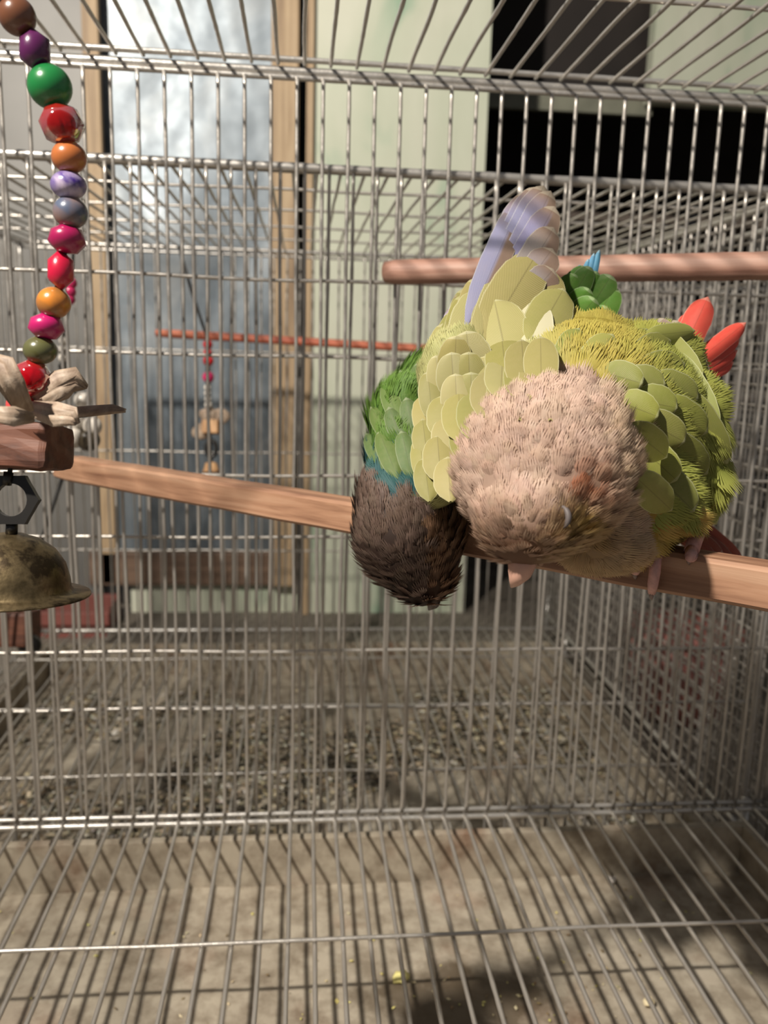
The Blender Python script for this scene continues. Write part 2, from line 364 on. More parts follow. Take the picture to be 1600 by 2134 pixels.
for side, x in (('left_panel', AX0), ('right_panel', AX1)):
    sp = rods(side, A, [(V(x, AY0, AZ0), V(x, AY0, AZ1), rr*1.3), (V(x, AY1, AZ0), V(x, AY1, AZ1), rr*1.3), (V(x, AY0, AZ1), V(x, AY1, AZ1), rr*1.3), (V(x, AY0, AZ0), V(x, AY1, AZ0), rr*1.3)])
    for y in xs(AY0, AY0+0.01, AY1-0.01): wire(sp, V(x, y, AZ0), V(x, y, AZ1))
    for z in (0.0775, -0.149, -0.370): wire(sp, V(x+0.004, AY0, z), V(x+0.004, AY1, z))
legs = [(x, y) for x in (AX0+0.02, AX1-0.02) for y in (AY0+0.02, AY1+0.012)]
for (x, y) in legs:
    bm = bmesh.new(); tube(bm, [V(x, y, GROUND), V(x, y, AZ0)], rr*2.2, 10); bm_obj('leg', bm, M_ROD, A)
# its pull-out tray
def tray(name, label, x0, x1, y0, y1, zf, zl, mat):
    t = tag(empty(name, V((x0+x1)/2, (y0+y1)/2, zf)), label, 'tray')
    bm = bmesh.new(); nx, ny = 40, 30; g = []
    for j in range(ny+1):
        g.append([bm.verts.new(V(x0+(x1-x0)*i/nx, y0+(y1-y0)*j/ny, zf+0.003*noise.noise(Vector((i*0.35, j*0.35, 2.2))))) for i in range(nx+1)])
    for j in range(ny):
        for i in range(nx): bm.faces.new((g[j][i], g[j][i+1], g[j+1][i+1], g[j+1][i]))
    bm_obj('tray_bottom', bm, mat, t)
    for (a0, a1, b0, b1) in ((x0, x1, y1, y1+0.012), (x0, x1, y0-0.012, y0), (x0-0.012, x0, y0-0.012, y1+0.012), (x1, x1+0.012, y0-0.012, y1+0.012)):
        bm = bmesh.new(); slab(bm, a0, a1, b0, b1, zf-0.012, zl, 0.0008); bm_obj('tray_lip', bm, M_TRAY, t, smooth=False)
    return t
tray('cage_tray', 'rust stained metal tray with a dark patch, under the near cage floor', AX0+0.03, AX1-0.03, AY0+0.02, AY1-0.006, -0.690, -0.622, M_TRAYN)
# ---- second cage behind
BX0, BX1, BY0, BY1, BZ0, BZ1 = -0.605, 0.632, 1.05, 1.93, -0.660, 0.208
B = tag(empty('bird_cage', V(0, 1.49, GROUND)), 'second wire cage behind the near one, with toys but no birds', 'cage')
fr = rods('front_panel', B, [(V(BX0, BY0, BZ1), V(BX1, BY0, BZ1), rr*2.3), (V(BX0, BY0, BZ0), V(BX1, BY0, BZ0), rr*1.4)])
for x in xs(-0.2860, BX0, BX1): wire(fr, V(x, BY0-0.004, BZ0), V(x, BY0-0.004, BZ1-0.004))
for z in (-0.0105, -0.237, -0.467): wire(fr, V(BX0, BY0+0.002, z), V(BX1, BY0+0.002, z))
t2 = rods('top_panel', B, [(V(BX0, BY1, BZ1), V(BX1, BY1, BZ1), rr*1.8)])
for x in xs(-0.30, BX0, BX1): wire(t2, V(x, BY0, BZ1), V(x, BY1, BZ1))
for y in (1.22, 1.40, 1.58, 1.76): wire(t2, V(BX0, y, BZ1+0.005), V(BX1, y, BZ1+0.005))
f2 = rods('floor_panel', B, [(V(BX0, BY1, BZ0), V(BX1, BY1, BZ0), rr*2.0)])
for x in xs(-0.30, BX0, BX1): wire(f2, V(x, BY0, BZ0), V(x, BY1, BZ0))
for y in (1.23, 1.48, 1.73): wire(f2, V(BX0, y, BZ0+0.005), V(BX1, y, BZ0+0.005))
b2 = rods('back_panel', B, [(V(BX0, BY1+0.004, BZ1-0.01), V(BX1, BY1+0.004, BZ1-0.01), rr*1.2)])
for x in xs(-0.295, BX0, BX1): wire(b2, V(x, BY1, BZ0), V(x, BY1, BZ1))
for z in (-0.0105, -0.237, -0.467): wire(b2, V(BX0, BY1+0.005, z), V(BX1, BY1+0.005, z))
def mesh_side(parent, x, y0, y1, z0, z1):
    sd = rods('side_panel', parent, [(V(x, y0, z0), V(x, y0, z1), rr*1.5), (V(x, y1, z0), V(x, y1, z1), rr*1.8), (V(x, y0, z0), V(x, y1, z0), rr*2.0), (V(x, y0, z1), V(x, y1, z1), rr*2.0)])
    for y in xs(y0, y0+0.01, y1-0.01): wire(sd, V(x, y, z0), V(x, y, z1))
    for z in xs(z0, z0+0.01, z1-0.01): wire(sd, V(x+0.005, y0, z), V(x+0.005, y1, z))
mesh_side(B, BX1, BY0, BY1, BZ0, BZ1)
sl = rods('side_panel', B, [(V(BX0, BY1, BZ0), V(BX0, BY1, BZ1), rr*1.8), (V(BX0, BY0, BZ1), V(BX0, BY1, BZ1), rr*1.6), (V(BX0, BY0, BZ0), V(BX0, BY1, BZ0), rr*1.6)])
for y in xs(BY0, BY0+0.01, BY1-0.01): wire(sl, V(BX0, y, BZ0), V(BX0, y, BZ1))
for z in (-0.0105, -0.237, -0.467): wire(sl, V(BX0-0.005, BY0, z), V(BX0-0.005, BY1, z))
for (x, y) in [(x, y) for x in (BX0-0.006, BX1+0.012) for y in (BY0+0.02, BY1-0.02)]:
    bm = bmesh.new(); tube(bm, [V(x, y, GROUND), V(x, y, BZ0)], rr*2.2, 10); bm_obj('leg', bm, M_ROD, B)
tray('cage_tray', 'seed strewn tray under the second cage', BX0+0.02, BX1-0.035, BY0+0.03, BY1-0.01, -0.765, -0.692, M_TRAY)
# ---- third cage, to the right of the second
CX0, CX1, CY0, CY1 = 0.672, 1.60, 1.02, 2.20
Cc = tag(empty('bird_cage', V((CX0+CX1)/2, 1.6, GROUND)), 'third wire cage seen through the right side mesh of the second', 'cage')
mesh_side(Cc, CX0, CY0, CY1, BZ0-0.04, BZ1-0.02)
c2 = rods('back_panel', Cc, [(V(CX0, CY1, BZ0), V(CX1, CY1, BZ0), rr*1.5), (V(CX0, CY1, BZ1-0.02), V(CX1, CY1, BZ1-0.02), rr*1.5)])
for x in xs(CX0, CX0+0.01, CX1): wire(c2, V(x, CY1, BZ0-0.04), V(x, CY1, BZ1-0.02))
for z in xs(BZ0, BZ0+0.01, BZ1-0.02, SP*2): wire(c2, V(CX0, CY1+0.005, z), V(CX1, CY1+0.005, z))
for (x, y) in [(x, y) for x in (CX0+0.01, CX1-0.01) for y in (CY0+0.01, CY1)]:
    bm = bmesh.new(); tube(bm, [V(x, y, GROUND), V(x, y, BZ0)], rr*2.2, 10); bm_obj('leg', bm, M_ROD, Cc)

# ================================================================== perches
def perch_square(name, label, A_, B_, half, mat):
    d = (B_-A_).normalized(); x = d.cross(Vector((0, 0, 1))).normalized(); z = x.cross(d)
    bm = bmesh.new(); n = 36; rings = []
    prof = [(-1, -0.8), (-0.8, -1), (0.8, -1), (1, -0.8), (1, 0.8), (0.8, 1), (-0.8, 1), (-1, 0.8)]
    Lh = (B_-A_).length
    for i in range(n+1):
        p = Vector((Lh*(i/n-0.5), 0, 0)); k = 1+0.05*noise.noise(Vector((i*0.4, 3, 1)))
        e = 0.88 if i in (0, n) else 1.0
        rings.append([bm.verts.new(p+Vector((0, half*a*k*e, half*b*k*e))) for a, b in prof])
    for r0, r1 in zip(rings, rings[1:]):
        for k in range(8): bm.faces.new((r0[k], r0[(k+1) % 8], r1[(k+1) % 8], r1[k]))
    bm.faces.new(rings[0][::-1]); bm.faces.new(rings[-1])
    me = bpy.data.meshes.new(name); bm.to_mesh(me); bm.free()
    rot = Matrix((d, -x, z)).transposed().to_quaternion()
    o = mesh_obj(name, me, mat, None, (A_+B_)/2, rot); return tag(o, label, 'perch')
def perch_round(name, label, A_, B_, r, mat, seg=20):
    d = (B_-A_).normalized(); Lh = (B_-A_).length; bm = bmesh.new(); n = 40
    pts = [Vector((Lh*(i/n-0.5), 0, 0)) for i in range(n+1)]
    rad = [r*(1+0.03*noise.noise(Vector((i*0.5, 1, 8)))) for i in range(n+1)]; rad[0] *= 0.86; rad[-1] *= 0.86
    tube(bm, pts, rad, seg); me = bpy.data.meshes.new(name); bm.to_mesh(me); bm.free()
    for p in me.polygons: p.use_smooth = len(p.vertices) == 4
    rot = d.to_track_quat('X', 'Z'); o = mesh_obj(name, me, mat, None, (A_+B_)/2, rot); return tag(o, label, 'perch')
PA, PB = PX(130, 972, 0.985), PX(1500, 1203, 0.475)
PB = PA+(PB-PA)*1.28
PH = 0.0132*S
perch_square('wooden_perch', 'square wooden perch slanting under the two conures', PA, PB, PH, M_PERCH)
QA, QB = PX(803, 567, 0.985), PX(1600, 554, 0.80); QB = QA+(QB-QA)*1.16
perch_round('dowel_perch', 'round wooden dowel perch resting on the wires behind the conures', QA, QB, 0.0135*S, M_DOWEL)
EA, EB = PX(325, 694, 1.86), PX(890, 727, 1.80); EB = EA+(EB-EA)*1.75
perch_round('red_perch', 'reddish dowel perch across the second cage', EA, EB, 0.0088*S, M_REDDOWEL)

# ================================================================== conures
def ellipsoids(blobs):
    bm = bmesh.new()
    for (x, y, D, rx, ry, rd, *ax) in blobs:
        X, Y, Z = RGT, UPV, FWD
        if ax:
            Z = (RGT*ax[0][0]+UPV*ax[0][1]+FWD*ax[0][2]).normalized(); X = (RGT-Z*RGT.dot(Z)).normalized(); Y = Z.cross(X)
        c = PX(x, y, D); q = bmesh.ops.create_icosphere(bm, subdivisions=4, radius=1.0)
        a, b, d = LEN(rx, D), LEN(ry, D), rd*S
        for v in q['verts']: v.co = c+X*(v.co.x*a)+Y*(v.co.y*b)+Z*(v.co.z*d)
    return bm
def fuse(name, blobs, voxel=0.0022, smooth=10):
    bm = ellipsoids(blobs); me = bpy.data.meshes.new(name+'_src'); bm.to_mesh(me); bm.free()
    o = bpy.data.objects.new(name+'_src', me); COL.objects.link(o)
    m = o.modifiers.new('r', 'REMESH'); m.mode = 'VOXEL'; m.voxel_size = voxel
    s = o.modifiers.new('s', 'SMOOTH'); s.iterations = smooth; s.factor = 0.5
    bpy.context.view_layer.update(); dg = bpy.context.evaluated_depsgraph_get()
    out = bpy.data.meshes.new_from_object(o.evaluated_get(dg), depsgraph=dg); out.name = name
    bpy.data.objects.remove(o)
    for p in out.polygons: p.use_smooth = True
    return out
def vcol(me, fn):
    at = me.color_attributes.new('Col', 'FLOAT_COLOR', 'POINT')
    for i, v in enumerate(me.vertices): at.data[i].color = (*fn(v.co), 1)
def hit_depth(bvh, x, y):
    p = PX(x, y, 1.0); d = (p-EYE).normalized(); h = bvh.ray_cast(EYE, d)
    return h[0].y/S-SHIFT if h[0] else None
def jit(c, a): k = 1+random.uniform(-a, a); return tuple(max(0, min(1, x*k*(1+random.uniform(-a, a)*0.25))) for x in c)
def plumage(name, me, bvh, n, spec, flow, parent):
    """many small fringed feathers standing on the body surface; spec(x,y,co) -> None or (root, tip, length, width, lift, barbs)"""
    tris = []; me.calc_loop_triangles()
    acc = []; tot = 0
    for t in me.loop_triangles:
        k = 1.0 if t.normal.dot(FWD) < 0.25 else 0.35
        tot += t.area*k; acc.append(tot)
    import bisect
    bm = bmesh.new(); cl = bm.verts.layers.float_color.new('Col')
    for _ in range(n):
        t = me.loop_triangles[min(bisect.bisect(acc, random.random()*tot), len(acc)-1)]
        a, b, c = (me.vertices[i].co for i in t.vertices); u, w = random.random(), random.random()
        if u+w > 1: u, w = 1-u, 1-w
        co = a+(b-a)*u+(c-a)*w; nrm = t.normal
        x, y = PROJ(co); sp = spec(x, y, co, nrm)
        if sp is None: continue
        root, tip, L, wd, lift, nb = sp
        f = flow(x, y, co); f = f-nrm*f.dot(nrm)
        if f.length < 1e-6: continue
        f.normalize(); f = Quaternion(nrm, random.gauss(0, 0.16)) @ f; s = nrm.cross(f)
        L *= random.uniform(0.75, 1.2); wd *= random.uniform(0.8, 1.2); lift *= random.uniform(0.5, 1.5)
        r_ = jit(root, 0.12); t_ = jit(tip, 0.12)
        base = co-nrm*0.0004
        for k in range(nb):
            q = (k+0.5)/nb*2-1; qa = (k/nb*2-1); qb = ((k+1)/nb*2-1)
            Lk = L*(1-0.40*q*q)*random.uniform(0.93, 1.05)
            def P(uu, vv): 
                ww = wd*(0.25+0.75*math.sin(min(1, uu*1.25)*math.pi/2))
                return base+f*(Lk*uu*math.cos(lift*0.6))+nrm*(L*(math.sin(lift)*uu-0.30*uu*uu*math.sin(lift)) - wd*0.28*vv*vv*1.0)+s*(ww*vv)
            v0 = bm.verts.new(P(0.0, q*0.4)); v1 = bm.verts.new(P(0.55, qa)); v2 = bm.verts.new(P(0.55, qb)); v3 = bm.verts.new(P(1.0, q*0.95+random.uniform(-0.08, 0.08)))
            mid = tuple(r_[i]*0.5+t_[i]*0.5 for i in range(3))
            v0[cl] = (*r_, 1); v1[cl] = (*mid, 1); v2[cl] = (*mid, 1); v3[cl] = (*t_, 1)
            bm.faces.new((v0, v1, v2)); bm.faces.new((v1, v3, v2))
    o = bm_obj(name, bm, M_PLUME, parent, WL[parent.name], smooth=False); o['kind'] = 'stuff'; return o
_vane = {}
def vane_mesh(ratio, camber, bend, blunt, mat):
    key = (round(ratio, 1), camber, bend, blunt, mat.name)
    if key in _vane: return _vane[key]
    nu, nv = 14, 6; vs_, fs, uvs = [], [], []
    for i in range(nu+1):
        u = 1-(1-i/nu)**1.9
        w = (math.sin(min(1.0, u/0.42)*math.pi/2)**0.6 if u < 0.42 else 1.0)
        if u > blunt: w *= math.sqrt(max(0.0, 1-((u-blunt)/(1-blunt))**2))
        w = max(w, 0.10 if i < nu else 0.02)*0.5*key[0]
        w *= 1+0.07*noise.noise(Vector((u*9, key[0]*7, 3)))
        for j in range(nv+1):
            v = j/nv*2-1
            vs_.append((u, w*v, camber*key[0]*(1-v*v)*0.5 + -bend*4*u*(1-u))); uvs.append((u, j/nv))
    for i in range(nu):
        for j in range(nv): a = i*(nv+1)+j; fs.append((a, a+nv+1, a+nv+2, a+1))
    me = bpy.data.meshes.new('feather'); me.from_pydata(vs_, [], fs); ul = me.uv_layers.new(name='UVMap')
    for p in me.polygons:
        p.use_smooth = True
        for li in p.loop_indices: ul.data[li].uv = uvs[me.loops[li].vertex_index]
    me.materials.append(mat); _vane[key] = me; return me
def vane(parent, b, t, wpx, Db, Dt, col, mat=None, name='feather', camber=0.22, bend=-0.05, blunt=0.62, face=None, jitter=0.12):
    mat = mat or M_VANE; Pb, Pt = PX(b[0], b[1], Db), PX(t[0], t[1], Dt)
    d = Pt-Pb; L = d.length; wd = LEN(wpx, (Db+Dt)/2); x = d/L
    n = (face or (EYE-(Pb+Pt)/2).normalized()); n = (n-x*n.dot(x)).normalized()
    n = Quaternion(x, random.uniform(-0.09, 0.09)) @ n; y = n.cross(x)
    me = vane_mesh(wd/L, camber, bend, blunt, mat); rat = round(wd/L, 1)
    o = mesh_obj(name, me, None, parent, Pb, Matrix((x, y, n)).transposed().to_quaternion())
    o.scale = (L, L*(wd/L)/max(rat, 0.1) if rat > 0 else L, L); o.color = (*jit(col, jitter), 1); return o

# ---- lime conure (near bird)
SHIFT = -0.032
blobs1 = [
    (1132, 975, 0.480, 200, 196, 0.040, (-0.50, 0.32, -0.80)), (1100, 1085, 0.462, 120, 100, 0.040), (1085, 1130, 0.455, 72, 55, 0.026), (1232, 1030, 0.530, 108, 150, 0.042), (1235, 1125, 0.525, 92, 70, 0.035),
    (1195, 905, 0.590, 285, 232, 0.085), (1300, 1040, 0.560, 150, 130, 0.060), (1380, 1070, 0.540, 80, 62, 0.035), (1250, 1140, 0.535, 110, 55, 0.045),
    (940, 930, 0.575, 74, 120, 0.035), (960, 800, 0.590, 92, 120, 0.035), (1030, 700, 0.635, 90, 100, 0.030), (1085, 630, 0.66, 60, 80, 0.022),
    (1408, 905, 0.585, 88, 145, 0.055), (1435, 985, 0.575, 66, 100, 0.045), (1340, 780, 0.615, 120, 100, 0.050), (1200, 740, 0.625, 150, 80, 0.050)]
C1 = PX(1195, 1150, 0.53)
bird1 = tag(empty('conure', C1), 'lime green conure with fluffy tan head bowed towards the viewer on the perch', 'parrot')
me1 = fuse('body', blobs1)
for v in me1.vertices:      # clumps in the ruffled crown
    k = max(0.0, 1-(v.co-PX(1137, 975, 0.475)).length/(0.072*S))
    if k > 0: v.co += (v.co-PX(1137, 975, 0.475)).normalized()*0.0018*k*noise.noise(v.co*250)
TAN = srgb(178, 150, 132); TANL = srgb(200, 174, 156)
LIME = srgb(156, 154, 94); MUST = srgb(160, 144, 62); OLIVE = srgb(134, 140, 60); LIMEL = srgb(178, 176, 122)
HA = PX(1132, 975, 0.48); HB = PX(1090, 1100, 0.465); HD = PX(1228, 1075, 0.515)
HC = PX(1137, 985, 0.475); BEAK = PX(1085, 1205, 0.440)
def in_head(x, y, co): 
    return min((co-HA).length/0.0665, (co-HB).length/0.060, (co-HD).length/0.055)/S < 1.0 and x < 1345
def col1(x, y, co):
    if in_head(x, y, co):
        r, t = Vector(TAN), Vector(TANL)
        def put(w, a, b):
            nonlocal r, t
            w = max(0.0, min(1.0, w)); r = r.lerp(Vector(a), w); t = t.lerp(Vector(b), w)
        put((y-1055)/80*min(1, max(0, (1200-x)/40)), srgb(122, 90, 70), srgb(190, 160, 136))      # scaly forehead
        put((x-1225)/70, srgb(172, 146, 120), srgb(196, 172, 146))                                   # pale cheek
        put(((y-1110)/60)*max(0, min(1, (x-1110)/40)), srgb(170, 140, 100), srgb(196, 168, 128))    # throat
        put(1.15*math.exp(-((x-1215)/36)**2-((y-1040)/44)**2), srgb(146, 92, 66), srgb(168, 112, 82))
        put(1.0*math.exp(-((x-1200)/50)**2-((y-1115)/34)**2), srgb(146, 118, 62), srgb(172, 142, 84))
        return tuple(r), tuple(t)
    if y > 1060 and x > 1150: return srgb(176, 146, 66), srgb(206, 180, 104)
    lime = max(0.0, min(1.0, (1190-x)/80)); must = max(0.0, min(1.0, (1370-x)/90))*max(0.0, min(1.0, (930-y)/80))
    r = Vector(OLIVE).lerp(Vector(MUST), must).lerp(Vector(LIME), lime); t = Vector(srgb(164, 166, 84)).lerp(Vector(srgb(180, 166, 84)), must).lerp(Vector(LIMEL), lime)
    return tuple(r), tuple(t)
vcol(me1, lambda co: (lambda c: tuple(k*0.92 for k in c))(col1(*PROJ(co), co)[0]))
body1 = mesh_obj('body', me1, M_PLUME, bird1)
bvh1 = BVHTree.FromPolygons([v.co.copy() for v in me1.vertices], [tuple(p.vertices) for p in me1.polygons])
def spec1(x, y, co, n):
    r, t = col1(x, y, co)
    if in_head(x, y, co):
        if y > 1085 and x < 1180: return r, t, 0.0058, 0.0018, 0.16, 6
        return r, t, 0.0062, 0.0027, 0.30, 9
    if y > 1060 and x > 1150: return r, t, 0.0095, 0.0026, 0.08, 8
    if x < 1150 and y < 700: return None
    if x < 1160 and y < 1040: return r, t, 0.0075, 0.0036, 0.02, 10
    return r, t, 0.0105, 0.0046, 0.07, 12
def flow1(x, y, co):
    if in_head(x, y, co): return (co-BEAK)
    if y > 1060 and x > 1150: return RGT*0.8-UPV*0.35
    if x < 1170 and y < 1050: return UPV-RGT*0.30+FWD*0.4
    if x > 1430 and y > 850: return RGT*0.45-UPV*0.9+FWD*0.3
    return (co-HC)+FWD*0.01
plumage('small_feathers', me1, bvh1, 10500, spec1, flow1, body1)
# left wing
EDGE = [(400, 1090), (500, 1020), (560, 985), (600, 960), (700, 905), (800, 872), (900, 864), (1000, 880), (1100, 900)]
def edge_x(y):
    for (a, b), (c, d) in zip(EDGE, EDGE[1:]):
        if y <= c: return b+(d-b)*(y-a)/(c-a)
    return 900
def wingD(x, y, lay=0.0):
    D = 0.500+(1000-y)/600*0.200; k = max(0.0, 1-(x-edge_x(y))/80.0); D += 0.018*k*k
    h = hit_depth(bvh1, x, y)
    if h: D = min(D, h-0.003)
    return D-lay
wing_l = bm_obj('wing', ellipsoids([(930, 900, 0.575, 40, 80, 0.02)]), M_PLUME, bird1)
vcol(wing_l.data, lambda co: LIME)
LAV = srgb(140, 142, 178); LAVD = srgb(150, 152, 190)
flight = [((970, 690), (1082, 428), 56), ((978, 680), (1098, 402), 60), ((992, 670), (1116, 392), 62), ((1008, 660), (1132, 389), 64), ((1024, 655), (1146, 400), 64), ((1036, 650), (1154, 432), 66), ((1048, 650), (1152, 476), 66), ((1060, 650), (1150, 520), 66), ((1075, 650), (1152, 562), 66)]
for i, (b, t, w) in enumerate(flight):
    Db = wingD(b[0], b[1])+0.010; vane(wing_l, b, t, w*1.08, Db, 0.500+(1000-t[1])/600*0.200+0.004-0.0022*i, LAV if i < 6 else srgb(150, 142, 144), M_FLIGHT, 'flight_feather', 0.10, -0.03, 0.72)
for (b, t, w) in (((905, 760), (940, 640), 20), ((915, 740), (952, 615), 18)): vane(wing_l, b, t, w, 0.60, 0.64, srgb(190, 184, 220), M_FLIGHT, 'flight_feather')
cov = [  # row by row from the wing tip towards the shoulder: (base, tip, width, layer)
    ((935, 760), (962, 604), 34, 0), ((948, 745), (985, 582), 36, 0), ((965, 730), (1014, 562), 42, 0), ((985, 715), (1044, 546), 48, 1), ((1003, 700), (1076, 530), 58, 1), ((1030, 680), (1122, 524), 84, 2), ((1085, 665), (1148, 558), 66, 2),
    ((1100, 668), (1150, 566), 84, 3), ((1120, 700), (1172, 606), 74, 4), ((1055, 690), (1102, 594), 74, 4), ((1003, 680), (1052, 602), 54, 4), ((925, 780), (958, 618), 34, 4),
    ((968, 735), (1002, 606), 76, 5), ((1052, 730), (1030, 628), 90, 6), ((1112, 715), (1100, 626), 72, 6), ((1148, 740), (1150, 662), 60, 6), ((910, 800), (940, 650), 40, 5), ((1095, 755), (1100, 657), 86, 7),
    ((898, 820), (922, 676), 44, 6), ((985, 790), (972, 690), 74, 8), ((1020, 790), (1012, 690), 72, 8), ((1058, 795), (1046, 704), 66, 8), ((1092, 800), (1086, 712), 62, 8), ((1128, 800), (1126, 704), 58, 8), ((945, 800), (950, 700), 60, 8)]
for r, yt in enumerate((738, 780, 824, 868, 910, 950)):          # scale-like rows down to the shoulder
    xl = edge_x(yt)+12; xr = 1132-200*math.sqrt(max(0.05, 1-((yt-975)/200)**2))-4 if yt > 785 else 1150; k = 0
    while xl+k*36 < xr:
        x = xl+k*36+(18 if r % 2 and k else 0)+random.uniform(-5, 5); dx = -10+min(26, (x-xl)*0.10)
        cov.append(((x-dx*0.9, yt+78), (x, yt+random.uniform(-6, 6)), 54+random.uniform(-5, 8)-(14 if k == 0 else 0), 9+0.6*r)); k += 1
for (b, t, w, lay) in cov:
    c = random.choice([srgb(150, 147, 86), srgb(158, 150, 92), srgb(144, 142, 78), srgb(162, 156, 102)])
    if (b, t) == ((1112, 715), (1100, 626)): c = srgb(196, 190, 160)
    b = (b[0]-(t[0]-b[0])*0.25, b[1]-(t[1]-b[1])*0.25)
    if lay >= 9: Db, Dt = wingD(b[0], b[1])+0.002, wingD(t[0], t[1], 0.003+0.0003*(lay-9))
    else:
        h = hit_depth(bvh1, *b); Db = (h+0.006) if h else wingD(b[0], b[1])+0.012; Dt = wingD(t[0], t[1], 0.002+0.0012*lay)
    vane(wing_l, b, t, w*1.28, Db, Dt, c, None, 'covert_feather', 0.13, -0.03, 0.52)
# right wing
wing_r = bm_obj('wing', ellipsoids([(1440, 930, 0.60, 40, 80, 0.02)]), M_PLUME, bird1); vcol(wing_r.data, lambda co: OLIVE)
def onb(x, y, off, dflt): 
    h = hit_depth(bvh1, x, y); return (h-off) if h else dflt
for (b, t, w) in (((1462, 770), (1372, 664), 34), ((1455, 750), (1366, 676), 30), ((1470, 790), (1402, 668), 36), ((1478, 800), (1425, 690), 30)):
    vane(wing_r, b, t, w, 0.585, 0.600, srgb(170, 168, 180), M_FLIGHT, 'flight_feather', 0.2, -0.10)
covr = [((1360, 700), (1445, 690), 34, 0), ((1390, 710), (1460, 790), 40, 0), ((1420, 765), (1494, 890), 46, 0), ((1440, 840), (1514, 965), 54, 0), ((1430, 920), (1510, 1035), 56, 0), ((1405, 990), (1490, 1088), 60, 0),
    ((1330, 745), (1392, 712), 56, 1), ((1340, 780), (1422, 760), 64, 1), ((1370, 800), (1452, 830), 62, 1), ((1390, 850), (1470, 900), 64, 1), ((1390, 920), (1470, 985), 66, 1), ((1370, 990), (1445, 1065), 66, 1), ((1390, 1020), (1462, 1085), 54, 1),
    ((1300, 745), (1345, 690), 54, 2), ((1310, 800), (1385, 800), 64, 2), ((1335, 835), (1410, 850), 64, 2), ((1350, 880), (1425, 920), 64, 2), ((1345, 940), (1410, 1000), 64, 2), ((1330, 1000), (1395, 1060), 60, 2),
    ((1270, 780), (1340, 800), 56, 3), ((1300, 840), (1372, 868), 60, 3), ((1320, 900), (1385, 950), 60, 3), ((1230, 760), (1275, 700), 56, 2), ((1180, 750), (1205, 688), 52, 2)]
for (b, t, w, lay) in covr:
    c = random.choice([OLIVE, srgb(142, 146, 62), srgb(128, 134, 62), srgb(152, 156, 76)])
    b = (b[0]-(t[0]-b[0])*0.3, b[1]-(t[1]-b[1])*0.3); w *= 1.3
    vane(wing_r, b, t, w, onb(b[0], b[1], -0.003, 0.60), onb(t[0], t[1], 0.004+0.0014*lay, 0.585), c, None, 'covert_feather', 0.2, -0.03, 0.55)
# tail: red
tail1 = bm_obj('tail', ellipsoids([(1400, 810, 0.65, 36, 26, 0.02)]), M_PLUME, bird1); vcol(tail1.data, lambda co: srgb(150, 40, 34))
for (b, t, w) in (((1395, 790), (1472, 624), 52), ((1400, 780), (1450, 650), 50), ((1405, 790), (1550, 676), 34), ((1408, 800), (1538, 706), 30), ((1412, 805), (1532, 732), 30), ((1415, 810), (1524, 756), 30)):
    vane(tail1, b, t, w*1.15, 0.645, 0.665, srgb(214, 62, 56), None, 'tail_feather', 0.45, -0.04, 0.75)
# beak, eye, feet
M_BEAK = m_plain('horn_beak', srgb(206, 160, 140), 0.35, 0, 0.08, 200, 0.05)
pts = [PX(1092, 1146, 0.456), PX(1088, 1172, 0.450), PX(1082, 1194, 0.450), PX(1074, 1210, 0.454), PX(1066, 1222, 0.462)]
bm = bmesh.new(); tube(bm, pts, [LEN(36, .44), LEN(34, .44), LEN(27, .44), LEN(15, .44), LEN(4, .44)], 16); bm_obj('beak', bm, M_BEAK, bird1)
e = onb(1168, 1078, 0.0, 0.44); ec = PX(1168, 1078, e)
bm = bmesh.new(); ball(bm, ec+FWD*0.0016, LEN(18, e)); eye = bm_obj('eye', bm, m_plain('dark_eye', (0.02, 0.012, 0.01), 0.15, 0, 0, 10, 0), bird1)
bm = bmesh.new(); na = 14; arc = [math.radians(-75+160*k/na) for k in range(na+1)]
tube(bm, [ec-FWD*0.0010+RGT*(LEN(17, e)*math.cos(a)-0.0002)+UPV*(LEN(25, e)*math.sin(a))+FWD*0.0016*(1-math.cos(a)) for a in arc], [LEN(1.5+6.0*math.sin(math.pi*k/na), e) for k in range(na+1)], 8)
bm_obj('eye_ring', bm, m_plain('eye_ring_skin', srgb(92, 84, 82), 0.6, 0, 0.05, 100, 0.05), eye)
M_FOOT = m_plain('pink_foot_skin', srgb(206, 156, 146), 0.5, 0, 0.15, 300, 0.5)
M_CLAW = m_plain('grey_claw', srgb(120, 100, 94), 0.35, 0, 0.1, 200, 0.05)
def perch_D(x): return 1/(1/0.985+(1/0.475-1/0.985)*(x-130)/(1500-130))
def foot(parent, x, ytop, toes):
    D = perch_D(x); bm = bmesh.new()
    tube(bm, [PX(x+22, ytop-55, D+0.012), PX(x+12, ytop-22, D+0.004), PX(x+4, ytop+2, D-0.004)], [LEN(20, D), LEN(17, D), LEN(17, D)], 12)
    ft = bm_obj('leg', bm, M_FOOT, parent)
    for (dx, ln) in toes:
        d2 = perch_D(x+dx); f = d2-0.0205; bm = bmesh.new(); y0 = ytop+4
        pts = [PX(x+4, y0-6, D-0.004), PX(x+dx*0.6, y0+8, f+0.002), PX(x+dx, y0+ln*0.45, f), PX(x+dx-4, y0+ln*0.8, f), PX(x+dx-6, y0+ln, f+0.006)]
        tube(bm, pts, [LEN(13, D), LEN(13, D), LEN(12.5, D), LEN(11.5, D), LEN(9, D)], 12); toe = bm_obj('toe', bm, M_FOOT, ft)
        bm = bmesh.new(); tube(bm, [PX(x+dx-6, y0+ln-4, f+0.004), PX(x+dx-7, y0+ln+9, f+0.006), PX(x+dx-6, y0+ln+16, f+0.012)], [LEN(7, D), LEN(5, D), LEN(1.2, D)], 8); bm_obj('claw', bm, M_CLAW, toe) if False else bm_obj('claw', bm, M_CLAW, ft)
SHIFT = 0.0
foot(bird1, 1368, 1152, [(-4, 78), (-38, 36)])
